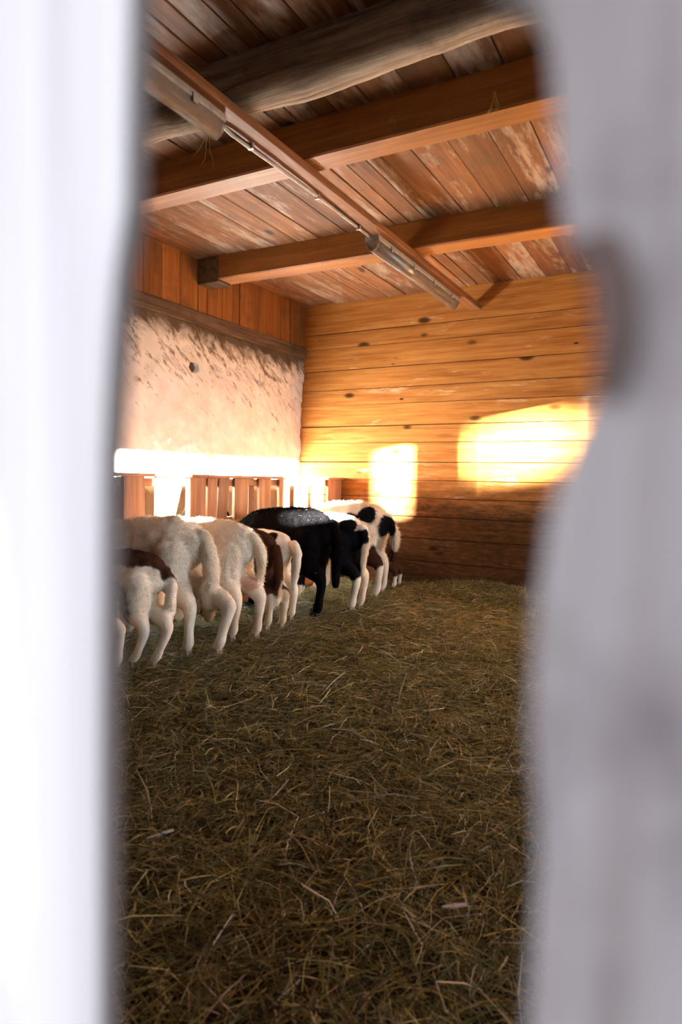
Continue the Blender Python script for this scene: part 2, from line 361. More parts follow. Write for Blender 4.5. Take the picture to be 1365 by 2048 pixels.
# rough hewn log beam: lofted profile with a split along its near face
def hewn():
    prof = [(-0.075, 0.004), (-0.088, -0.045), (-0.090, -0.085), (-0.086, -0.108), (-0.066, -0.113), (-0.060, -0.120), (-0.080, -0.128), (-0.078, -0.150), (-0.062, -0.172),
            (-0.03, -0.182), (0.02, -0.184), (0.06, -0.174), (0.082, -0.150), (0.088, -0.10), (0.086, -0.05), (0.075, 0.004)]
    P = np.array(prof); n = 200; xs = np.linspace(-0.1, W + 0.1, n); k = len(P)
    V = np.zeros((n, k, 3)); V[:, :, 0] = xs[:, None]; V[:, :, 1] = P[:, 0]; V[:, :, 2] = P[:, 1]
    crack = 0.5 + 0.8 * fbm(np.stack([xs, xs * 0, xs * 0], -1), 0.9, 3, 2)
    for j in (4, 5): V[:, j, 1] = P[j, 0] - 0.026 * np.clip(1 - 1.6 * np.clip(crack, 0, 0.62), 0, 1)
    for j in (3, 4, 5, 6): V[:, j, 2] += 0.020 * fbm(np.stack([xs, xs * 0 + 3, xs * 0], -1), 0.7, 3, 8)
    q = V.reshape(-1, 3) * np.array([0.55, 1, 1])
    V = V.reshape(-1, 3); V[:, 1] += 0.026 * fbm(q, 6, 4, 1); V[:, 2] += 0.026 * fbm(q, 6, 4, 12) * (V[:, 2] < -0.01)
    V[:, 2] -= 0.012 * np.sin(V[:, 0] * 1.3 + 0.6) * (V[:, 2] < -0.09)
    id_ = np.arange(n * k).reshape(n, k)
    f = np.stack([id_[:-1, :-1], id_[1:, :-1], id_[1:, 1:], id_[:-1, 1:]], -1).reshape(-1, 4)
    return np_mesh('ceiling_log', V, f[:, ::-1])
struct(obj('ceiling_log', hewn(), M['hewn'], None, (0, -3.40, H + 0.005), (0, 0, R(0.9))), 'rough grey hewn log beam with a long split')

# batten, conduit and lamps
bt = tag(obj('batten', box_me('batten', (-0.05, -2.7, -0.020), (0.05, 2.7, 0.021), 0.004), M['batten'], None, (1.778, -2.725, 2.512), (0, 0, R(-0.2))), 'long dusty wooden batten under the ceiling beams carrying two lamps', 'batten')
struct(bt)
del bt['category']
bt.name = 'trim_3'
cy = np.linspace(-3.46, -1.98, 24)
pts = [(1.735 + 0.006 * math.sin(y * 4.0), y, 2.478 + 0.006 * math.sin(y * 2.3) + (0.03 * max(0, (-3.35 - y) / 0.11) if y < -3.35 else 0)) for y in cy]
co = empty('conduit', (1.735, -2.7, 2.478)); tag(co, 'thin grey conduit running between the two tube lamps', 'conduit')
def child(name, me, mat, par): return obj(name, me, mat, par, -Vector(par.location))
child('pipe', tube_me('pipe', pts, 0.0085, 10), M['conduit'], co)
for y in (-3.2, -2.62, -2.15):
    child('clip', box_me('clip', (1.722, y - 0.008, 2.466), (1.750, y + 0.008, 2.496), 0.002), M['clip'], co)
def lamp(y0, y1, label):
    L = y1 - y0; x = 1.742
    r = empty('tube_lamp', (x, (y0 + y1) / 2, 2.495)); tag(r, label, 'lamp', 'tube lamps on the batten')
    def ch(n, me, mt): o = obj(n, me, mt, r); return o
    ch('housing', prism_me('housing', [(-0.042, 0.0), (0.042, 0.0), (0.050, -0.028), (0.046, -0.038), (-0.046, -0.038), (-0.050, -0.028)], 1, -L / 2, L / 2, 0.002), M['housing'])
    # clear cover: half round trough, closed shell with thickness
    out = [(0.044 * math.cos(a), -0.034 + -0.064 * math.sin(a)) for a in np.linspace(0, math.pi, 17)]
    inn = [(0.041 * math.cos(a), -0.034 + -0.061 * math.sin(a)) for a in np.linspace(math.pi, 0, 17)]
    me = prism_me('cover', out + inn, 1, -L / 2 + 0.012, L / 2 - 0.012); me.polygons.foreach_set('use_smooth', [len(p.vertices) == 4 for p in me.polygons])
    ch('cover', me, M['diffuser'])
    cov = [c for c in r.children if c.name.startswith('cover')][0]; hou = [c for c in r.children if c.name.startswith('housing')][0]
    for s in (-1, 1):
        capo = [(0.047 * math.cos(a), -0.030 - 0.068 * math.sin(a)) for a in np.linspace(0, math.pi, 15)]
        e = ch('end_cap', prism_me('end_cap', capo, 1, s * L / 2 - 0.016 * (s > 0), s * L / 2 + 0.016 * (s < 0), 0.002), M['diffuser']); e.parent = cov
    ch('tube', tube_me('tube', [(0, -L / 2 + 0.04, -0.062), (0, L / 2 - 0.04, -0.062)], 0.013, 12), M['whitetube'])
    for k in range(4):
        y = -L / 2 + L * (k + 0.5) / 4
        e = ch('clip', prism_me('clip', [(0.044, -0.018), (0.054, -0.020), (0.054, -0.056), (0.047, -0.052)], 1, y - 0.014, y + 0.014), M['housing']); e.parent = hou
    return r
lamp(-1.98, -0.46, 'grey tube lamp with clear dusty cover near the pine board wall')
lamp(-4.95, -3.44, 'grey tube lamp with clear dusty cover crossing the hewn log')

# ------------------------------------------------------------------ front wall, gate, right wall with its openings
GX0, GX1 = 3.28, 3.84
wf = struct(obj('wall_front', box_me('wall_front', (-0.3, FY - 0.02, -0.1), (GX0, FY + 0.1, 1.75)), M['plainwood']), 'board wall beside the slatted gate')
obj('panel', box_me('panel', (GX1, FY - 0.02, -0.1), (W + 0.2, FY + 0.1, 1.75)), M['plainwood'], wf)
obj('panel', box_me('panel', (-0.3, FY - 0.02, 1.75), (W + 0.2, FY + 0.1, H + 0.1)), M['plainwood'], wf)
gate = empty('slatted_gate', (3.7, FY, 0)); tag(gate, 'grey weathered gate of upright slats with gaps between', 'gate')
def slat(outl, th, mat, y=None):
    y0 = FY if y is None else y
    me = prism_me('slat', [(x, z) for x, z in outl], 1, 0.0, th, 0.003)
    o = obj('slat', me, mat, gate, (CAM.x - 3.7, y0 - FY, CAM.z)); return o
def K(pts): return [(x, z) for x, z in pts]
# left slat: right edge leans slightly; right slat: wavy waney edge with a bite and a stub near the top
Lr = [(-0.1190, 0.85), (-0.1190, 0.13), (-0.1195, 0.105), (-0.1210, 0.06), (-0.1250, 0.045), (-0.1268, 0.03), (-0.1290, 0.0), (-0.1300, -0.05), (-0.1305, -0.14), (-0.131, -0.9)]
Lr = [((x - 0.0025) * 0.926, z) for x, z in Lr]
slat(Lr + [(-0.225, -0.9), (-0.225, 0.85)], 0.008, M['slat_pale'])
Rl = [(-0.022, 0.85), (-0.026, 0.100), (-0.036, 0.094), (-0.036, 0.086), (-0.029, 0.080), (-0.0245, 0.074), (-0.0225, 0.06), (-0.0215, 0.045), (-0.0195, 0.037), (-0.0135, 0.030), (-0.0130, 0.021), (-0.0150, 0.012), (-0.0185, 0.004), (-0.0210, -0.006), (-0.0225, -0.02), (-0.0228, -0.04), (-0.0205, -0.06), (-0.0215, -0.1), (-0.02, -0.9)]
slat([(0.085, 0.85)] + [(0.085, -0.9)] + Rl[::-1], 0.016, M['slat_grey'])
M['bark_dark'] = flat('dark_bark', (0.020, 0.012, 0.010), 0.9, 0.1)
obj('bark', prism_me('bark', [(-0.0200, 0.036), (-0.0125, 0.0375), (-0.0090, 0.030), (-0.0085, 0.021), (-0.0110, 0.012), (-0.0138, 0.013), (-0.0142, 0.022), (-0.0150, 0.031)], 1, -0.003, 0.004, 0.001), M['bark_dark'], gate, (CAM.x - 3.7, 0, CAM.z))
x = 0.18
while CAM.x + x < GX1 - 0.02:
    slat([(x, 0.85), (x, -0.9), (min(x + 0.10, GX1 - CAM.x - 0.005), -0.9), (min(x + 0.10, GX1 - CAM.x - 0.005), 0.85)], 0.02, M['slat_grey']); x += 0.19
obj('panel', box_me('panel', (GX0 - 3.7 + 0.004, 0.021, 0.06), (GX1 - 3.7 - 0.004, 0.041, 0.815), 0.003), M['plainwood'], gate)  # added boards out of view, block sky light below and above the gap
obj('panel', box_me('panel', (GX0 - 3.7 + 0.004, 0.021, 1.175), (GX1 - 3.7 - 0.004, 0.041, 1.85), 0.003), M['plainwood'], gate)
for z in (0.22, 1.62):
    obj('rail', box_me('rail', (GX0 - 3.7 + 0.005, 0.041, z), (GX1 - 3.7 - 0.005, 0.08, z + 0.10), 0.003), M['slat_grey'], gate)

# right wall as sill, header and posts around its openings (y0, y1, sill, head)
OPEN = [(-5.40, -5.14, 1.80, 2.00), (-5.14, -4.83, 1.44, 2.00), (-4.83, -4.61, 1.80, 2.00), (-4.61, -4.50, 1.31, 1.40, 1.80, 2.00), (-4.50, -4.09, 1.80, 2.00), (-4.09, -3.70, 1.29, 1.50, 1.80, 2.00), (-3.70, -3.42, 1.33, 2.00), (-3.42, -2.80, 0.95, 2.08), (-2.72, -1.15, 0.95, 2.08), (-0.85, -0.30, 0.05, 2.08)]
# added board screen out of view; its gaps shape the sun patches
GAPS = [(-4.20, -4.05, 1.80, 1.98), (-4.05, -3.74, 1.365, 1.40, 1.80, 1.98), (-3.74, -3.60, 1.80, 1.98), (-3.60, -3.44, 1.37, 1.98), (-3.44, -2.98, 1.52, 1.98), (-2.405, -2.215, 1.30, 1.95), (-1.90, -1.26, 1.20, 2.06)]
def pierced(name, x0, x1, ya, yb, zt, gaps, label):
    o = struct(obj(name, box_me(name, (x0, ya, zt), (x1, yb, zt + 0.10)), M['plainwood']), label); yc = ya
    for (a, b, z0, z1, *more) in gaps + [(yb, yb, 0, 0)]:
        if a > yc + 1e-4: obj('panel', box_me('panel', (x0, yc, -0.1), (x1, a, zt)), M['plainwood'], o)
        if b > a:
            obj('panel', box_me('panel', (x0, a, -0.1), (x1, b, z0)), M['plainwood'], o)
            if more: obj('panel', box_me('panel', (x0, a, z1), (x1, b, more[0])), M['plainwood'], o); z1 = more[1]
            obj('panel', box_me('panel', (x0, a, z1), (x1, b, zt)), M['plainwood'], o)
        yc = b
    return o
wr = pierced('wall_right', W, W + 0.06, -5.6, 0.2, 2.10, OPEN, 'board wall with unglazed openings that let in the low sun')
obj('panel', box_me('panel', (W, -5.6, 2.2), (W + 0.06, 0.2, H + 0.1)), M['plainwood'], wr)
SX = 3.2; dy_, dz_ = -SX / math.tan(SUN_AZ), SUN_TAN * SX / math.sin(SUN_AZ)
pierced('added_sun_screen', W + SX, W + SX + 0.03, -4.35 + dy_, -1.12 + dy_, 2.02 + dz_ + 0.1, [(a + dy_, b + dy_, *[q + dz_ for q in zz]) for a, b, *zz in GAPS], 'added board screen out of view, its gaps shape the sun patches')
struct(obj('added_eave', box_me('added_eave', (W + 0.06, -5.6, 2.44), (W + 1.9, 0.4, 2.50)), M['plainwood']), 'added board eave out of view that cuts the sky light')  # added unseen eave, keeps steep sky light off the near floor
# roof over everything and an added unseen wall that shades the gate
struct(obj('roof', box_me('roof', (-0.6, -6.6, H + 0.16), (W + 0.5, 0.4, H + 0.24)), M['plainwood']), 'board roof of the shed')
struct(obj('added_shade_wall', box_me('added_shade_wall', (W + 0.1, -9.0, -0.1), (W + 0.3, -5.5, 3.9)), M['plainwood']), 'added board wall out of view that shades the gate')

# added forked tree out of view, shaped to soften the last sun patch
def sunpt(x, z, d): return Vector((x, 0, z)) - sd * d
TD = 35.0; tb = sunpt(2.25, 1.25, TD)
tree = empty('added_sun_tree', (tb.x, tb.y, -0.09)); tag(tree, 'added forked leafy tree out of view that softens a sun patch', 'tree')
def tch(n, me, mat): return obj(n, me, mat, tree, (-tb.x, -tb.y, 0.09))
M['bark'] = wood('grey_bark', 2, (0.05, 0.035, 0.025), (0.11, 0.085, 0.06), (0.17, 0.13, 0.10), knots=0, vary=0, bump=0.8, rough=0.95)
M['leaf'] = flat('green_leaf', (0.05, 0.10, 0.025), 0.7, 0.2)
Ll = [sunpt(1.725, z, TD) for z in (0.70, 1.1, 1.5, 2.4)]; Rr = [sunpt(2.78, z, TD) for z in (0.70, 1.1, 1.5, 2.4)]
base = Vector((tb.x, tb.y, 5.2))
tch('trunk', tube_me('trunk', [Vector((tb.x, tb.y, -0.1)), Vector((tb.x, tb.y, 3.0)), base], [0.24, 0.19, 0.17], 12), M['bark'])
tch('limb', tube_me('limb', [base] + Ll, [0.16, 0.14, 0.138, 0.135, 0.10], 12), M['bark']); tch('limb', tube_me('limb', [base] + Rr, [0.18, 0.18, 0.175, 0.17, 0.10], 12), M['bark'])
def foliage(n_, ctr, rad, seed):
    gg = np.random.default_rng(seed); q = gg.normal(0, 1, (n_, 3)); q /= np.linalg.norm(q, axis=1)[:, None]
    c = np.array(ctr) + q * np.array(rad) * (gg.random(n_) ** 0.4)[:, None]
    a = gg.normal(0, 1, (n_, 3)); a /= np.linalg.norm(a, axis=1)[:, None]; b = np.cross(a, gg.normal(0, 1, (n_, 3))); b /= np.linalg.norm(b, axis=1)[:, None]
    V_ = np.stack([c - a * 0.07, c + b * 0.035, c + a * 0.07, c - b * 0.035], 1).reshape(-1, 3)
    o = tch('foliage', np_mesh('foliage', V_, np.arange(4 * n_).reshape(-1, 4), False), M['leaf']); o['kind'] = 'stuff'
foliage(16000, sunpt(2.25, 2.22, TD), (0.80, 0.80, 0.76), 1); foliage(9000, sunpt(2.25, 0.70, TD), (0.5, 0.5, 0.44), 2)

# ------------------------------------------------------------------ hay feeder along the left wall
FX = 0.475
fe = empty('hay_feeder', (FX, -1.9, 0)); tag(fe, 'brown slatted wooden hay feeder fence along the plaster wall', 'feeder')
def fch(n, me, mat): return obj(n, me, mat, fe, (-FX, 1.9, 0))
def capseg(y0, y1, z, dx): return fch('top_rail', box_me('top_rail', (FX - 0.055 + dx, y0, z - 0.022), (FX + 0.035 + dx, y1, z), 0.004), M['rail'])
capseg(-5.2, -2.02, 1.008, 0.0); capseg(-2.02, -0.005, 1.004, -0.004)
fch('back_rail', box_me('back_rail', (FX - 0.062, -5.2, 0.925), (FX - 0.026, -0.005, 0.978), 0.003), M['rail'])
fch('back_rail', box_me('back_rail', (FX - 0.062, -5.2, 0.666), (FX - 0.026, -0.005, 0.692), 0.003), M['rail'])
SL = [(-2.775, -2.605, -2.775, -2.600, 0), (-2.499, -2.241, -2.499, -2.345, 0), (-2.204, -2.017, -2.204, -2.025, 1), (-1.990, -1.885, -1.995, -1.897, 0.5), (-1.872, -1.749, -1.888, -1.785, 0), (-1.689, -1.514, -1.69, -1.53, 0), (-1.382, -1.209, -1.37, -1.23, 0), (-1.093, -0.933, -1.085, -0.935, 0),
      (-0.83, -0.63, -0.83, -0.64, 0), (-0.552, -0.354, -0.55, -0.36, 0), (-0.269, -0.013, -0.27, -0.015, 1)]
y = -2.95
while y > -5.0:
    SL.append((y - 0.16, y, y - 0.16, y, 0)); y -= 0.30
for a, b, a2, b2, post in SL:
    zb = 0.665
    th = 0.026 if post != 0.5 else 0.02
    x1 = FX if post != 0.5 else FX - 0.005
    e0, e1 = a2 + (a2 - a) * (0.0), b2
    me = prism_me('slat', [(a, 0.99), (b, 0.99), (e1, zb), (e0, zb)], 0, x1 - th, x1, 0.003)
    fch('slat', me, M['feeder'])
for y in (-4.9, -3.85, -2.70, -1.395, -0.045):
    fch('post', box_me('post', (FX - 0.12, y - 0.035, 0.0), (FX - 0.062, y + 0.035, 0.985), 0.004), M['feeder'])
fch('trough_board', box_me('trough_board', (FX - 0.064, -5.2, 0.0), (FX - 0.032, -0.01, 0.20), 0.004), M['rail'])

# ------------------------------------------------------------------ straw
def blades(name, px, py, pz, L, Wd, az, pit, cols, curl, tilt):
    n = len(px); d = np.stack([np.cos(az) * np.cos(pit), np.sin(az) * np.cos(pit), np.sin(pit)], -1)
    s = np.stack([-np.sin(az), np.cos(az), np.zeros(n)], -1)
    u = np.cross(d, s); s = s * np.cos(tilt)[:, None] + u * np.sin(tilt)[:, None]
    c = np.stack([px, py, pz], -1); V = np.zeros((n, 6, 3))
    for i, tt in enumerate((-0.5, 0.0, 0.5)):
        off = d * (L * tt)[:, None] + np.stack([-np.sin(az), np.cos(az), 0 * az], -1) * (curl * L * (1 - 4 * tt * tt))[:, None]
        off[:, 2] -= 0.05 * L * (4 * tt * tt)
        wd = (Wd * (1.0 if i == 1 else 0.6))[:, None] * 0.5
        V[:, 2 * i] = c + off - s * wd; V[:, 2 * i + 1] = c + off + s * wd
    b = (np.arange(n) * 6)[:, None]
    F = np.concatenate([b + np.array([[0, 1, 3, 2]]), b + np.array([[2, 3, 5, 4]])], 1).reshape(-1, 4)
    return np_mesh(name, V.reshape(-1, 3), F, False, np.repeat(cols, 6, 0))
PAL = np.array([1.02, 1.10, 1.02]) * np.array([[0.25, 0.20, 0.075], [0.17, 0.145, 0.055], [0.09, 0.075, 0.032], [0.14, 0.135, 0.055], [0.40, 0.34, 0.17], [0.20, 0.13, 0.05], [0.05, 0.040, 0.022], [0.10, 0.11, 0.045]])
PW = np.array([0.16, 0.18, 0.17, 0.15, 0.06, 0.10, 0.10, 0.08])
def straw_cols(n, g):
    c = PAL[g.choice(len(PAL), n, p=PW / PW.sum())] * g.uniform(0.7, 1.25, n)[:, None]
    k = g.random(n) < 0.045; c[k] = np.array([0.55, 0.5, 0.42]) * g.uniform(0.7, 1.1, k.sum())[:, None]
    return c
N = 170000
g = np.random.default_rng(21)
X = g.uniform(0.5, 4.9, N); Yv = g.uniform(-5.4, -0.03, N)
L = g.gamma(4.0, 0.026, N).clip(0.03, 0.30); wd = g.uniform(0.0014, 0.0042, N)
p3 = np.stack([X, Yv, 0 * X], -1)
az = g.uniform(0, 2 * math.pi, N) * 0.55 + 6.0 * fbm(p3, 1.3, 2, 30)
pit = g.normal(0, 0.16, N); pit[g.random(N) < 0.02] *= 3.5
Yv = np.clip(Yv, -5.37 + 0.55 * L, -0.02 - 0.5 * L * np.abs(np.sin(az))); X = np.clip(X, 0.455 + 0.5 * L * np.abs(np.cos(az)), 4.98 - 0.52 * L)
Z = terrain(X, Yv) + g.uniform(-0.006, 0.028, N) + np.abs(np.sin(pit)) * L * 0.4
st = obj('straw_litter', blades('straw_litter', X, Yv, Z, L, wd, az, pit, straw_cols(N, g), g.normal(0, 0.06, N), g.normal(0, 0.5, N)), M['straw'])
tag(st, 'loose straw and hay litter covering the shed floor', 'straw', None, 'stuff')
# loose fluffed straw against the back wall
n2 = 5000; X2 = g.normal(1.95, 0.45, n2).clip(1.2, 3.4); Y2 = -np.abs(g.normal(0, 0.16, n2)) - 0.05; p2 = g.normal(0, 0.45, n2)
L2 = g.uniform(0.05, 0.16, n2)
Y2 = np.minimum(Y2, -0.03 - 0.5 * L2)
me = blades('straw_heap', X2, Y2, terrain(X2, Y2) + g.uniform(0, 0.05, n2), L2, g.uniform(0.0015, 0.004, n2), g.uniform(0, 6.28, n2), p2, straw_cols(n2, g) * 1.1, g.normal(0, 0.06, n2), g.normal(0, 0.5, n2))
tag(obj('straw_heap', me, M['straw']), 'low heap of fluffed straw against the pine board wall', 'straw', None, 'stuff')
# hay in the feeder
n3 = 16000; X3 = g.uniform(0.07, 0.40, n3); Y3 = g.uniform(-5.2, -0.15, n3)
Z3 = g.uniform(0.05, 1, n3) ** 0.5 * (0.80 - 1.35 * np.abs(X3 - 0.05)) * (0.9 + 0.35 * fbm(np.stack([Y3 * 0, Y3, Y3 * 0], -1), 2.5, 2, 3))
me = blades('feeder_hay', X3, Y3, Z3.clip(0.02, 0.86), g.uniform(0.05, 0.13, n3), g.uniform(0.0015, 0.004, n3), g.normal(math.pi / 2, 0.5, n3), g.normal(0, 0.35, n3), straw_cols(n3, g), g.normal(0, 0.08, n3), g.normal(0, 0.7, n3))
tag(obj('feeder_hay', me, M['straw']), 'hay piled in the feeder behind its slats', 'hay', None, 'stuff')

# pale wood splinters lying on the straw
def chip(x, y, L, wd, az, label):
    out = [(-L / 2, -wd * 0.25), (-L * 0.1, -wd * 0.5), (L / 2, -wd * 0.4), (L * 0.48, wd * 0.35), (0.05 * L, wd * 0.5), (-L * 0.46, wd * 0.15)]
    o = obj('wood_splinter', prism_me('wood_splinter', out, 2, -0.002, 0.002, 0.0006), M['chip'], None, (x, y, float(terrain([x], [y])[0]) + 0.030), (R(6), R(-8), az))
    tag(o, label, 'splinter', 'pale splinters on the straw')
chip(2.324, -4.341, 0.075, 0.010, R(52), 'slim white wood splinter lying slanted on the dark straw')
chip(3.106, -4.201, 0.060, 0.012, R(28), 'short pale wood chip lying level on the dark straw')
chip(2.30, -3.10, 0.07, 0.007, R(-20), 'thin white straw stalk piece in the middle of the litter')
chip(2.62, -3.05, 0.09, 0.006, R(30), 'thin pale stalk lying level across the litter')

# hay wisps and dusty webs hanging overhead
def wisp(x, y, z, n, ln, label, seed):
    gg = np.random.default_rng(seed); V = []; F = []
    for k in range(n):
        p = Vector((x + gg.normal(0, 0.006), y + gg.normal(0, 0.006), z)); pts = [p.copy()]
        dx, dy = gg.normal(0, 0.25, 2)
        for s in range(4):
            p = p + Vector((dx, dy, -1)) * ln * gg.uniform(0.15, 0.3); dx += gg.normal(0, 0.2); dy += gg.normal(0, 0.2); pts.append(p.copy())
        v, f = tube_np(pts, [0.0016, 0.0014, 0.0013, 0.0011, 0.0006], 5); b = len(V); V += [tuple(q) for q in v]; F += [tuple(b + i for i in q) for q in f]
    me = bpy.data.meshes.new('hay_wisp'); me.from_pydata(V, [], F); set_cols(me, np.tile([[0.42, 0.25, 0.07]], (len(V), 1)))
    tag(obj('hay_wisp', me, M['straw']), label, 'hay wisp', 'hay wisps hanging overhead')
wisp(2.76, -2.905, 2.60, 6, 0.11, 'dry hay wisp hanging from the orange beam', 1)
wisp(1.715, -3.47, 2.402, 3, 0.14, 'thin hay strands hanging under the tube lamp', 2)
wisp(2.30, -2.905, 2.62, 2, 0.05, 'two short hay stalks stuck to the orange beam', 4)

# ------------------------------------------------------------------ sheep
_bm = bmesh.new(); bmesh.ops.create_icosphere(_bm, subdivisions=2, radius=1.0); _bm.verts.ensure_lookup_table()
ICV = np.array([v.co[:] for v in _bm.verts]); ICF = np.array([[v.index for v in f.verts] for f in _bm.faces]); _bm.free()
WHITE, CREAM, BROWN, BLACK, TAN, PINK, GREY = (0.82, 0.75, 0.60), (0.70, 0.60, 0.43), (0.060, 0.026, 0.016), (0.010, 0.0095, 0.011), (0.50, 0.38, 0.23), (0.62, 0.40, 0.30), (0.34, 0.31, 0.27)

def body_mesh(chains):
    """chains: lists of (x, y, z, ry, rz); union of tapered limbs grown into one closed skin"""
    V = []; F = []; b = 0
    for ch in chains:
        P = np.array(ch, float); pts = []
        if len(P) > 2:      # smooth the centre line
            tk = np.arange(len(P)); n = (len(P) - 1) * 8 + 1; tt = np.linspace(0, len(P) - 1, n); out = []
            for q in tt:
                i = min(int(q), len(P) - 2); u = q - i
                p0, p1, p2, p3 = P[max(i - 1, 0)], P[i], P[i + 1], P[min(i + 2, len(P) - 1)]
                out.append(0.5 * (2 * p1 + (p2 - p0) * u + (2 * p0 - 5 * p1 + 4 * p2 - p3) * u * u + (3 * p1 - p0 - 3 * p2 + p3) * u ** 3))
            P = np.array(out)
        for i in range(len(P)):
            r = P[i, 3:]
            rx = min(r) * 1.0
            V.append(ICV * np.array([rx, r[0], r[1]]) + P[i, :3]); F.append(ICF + b); b += len(ICV)
            if i + 1 < len(P):
                d = np.linalg.norm(P[i + 1, :3] - P[i, :3]); k = int(d / (0.4 * min(P[i, 3:].min(), P[i + 1, 3:].min())))
                for j in range(1, k + 1):
                    q = P[i] + (P[i + 1] - P[i]) * j / (k + 1); rx = min(q[3:])
                    V.append(ICV * np.array([rx, q[3], q[4]]) + q[:3]); F.append(ICF + b); b += len(ICV)
    me = np_mesh('tmp', np.concatenate(V), np.concatenate(F))
    o = bpy.data.objects.new('tmp', me); COL.objects.link(o)
    rm = o.modifiers.new('r', 'REMESH'); rm.mode = 'VOXEL'; rm.voxel_size = 0.0105; rm.use_smooth_shade = True
    sm = o.modifiers.new('s', 'SMOOTH'); sm.factor = 0.5; sm.iterations = 5
    dg = bpy.context.evaluated_depsgraph_get(); dg.update()
    res = bpy.data.meshes.new_from_object(o.evaluated_get(dg)); bpy.data.objects.remove(o); bpy.data.meshes.remove(me)
    return res

def pigment(p, base, patches, socks=None, seed=0):
    """base coat colour plus ellipsoid patches in the sheep's own space, edges broken by noise"""
    c = np.tile(np.array(base, float), (len(p), 1)); nz = fbm(p, 14, 4, seed + 40)
    for (ctr, rad, col) in patches:
        d = np.sqrt((((p - np.array(ctr)) / np.array(rad)) ** 2).sum(1)) + 0.30 * nz
        f = np.clip((1.03 - d) / 0.07, 0, 1)[:, None]; c = c * (1 - f) + np.array(col) * f
    return c * (1 + 0.22 * fbm(p, 9, 3, seed + 7))[:, None]

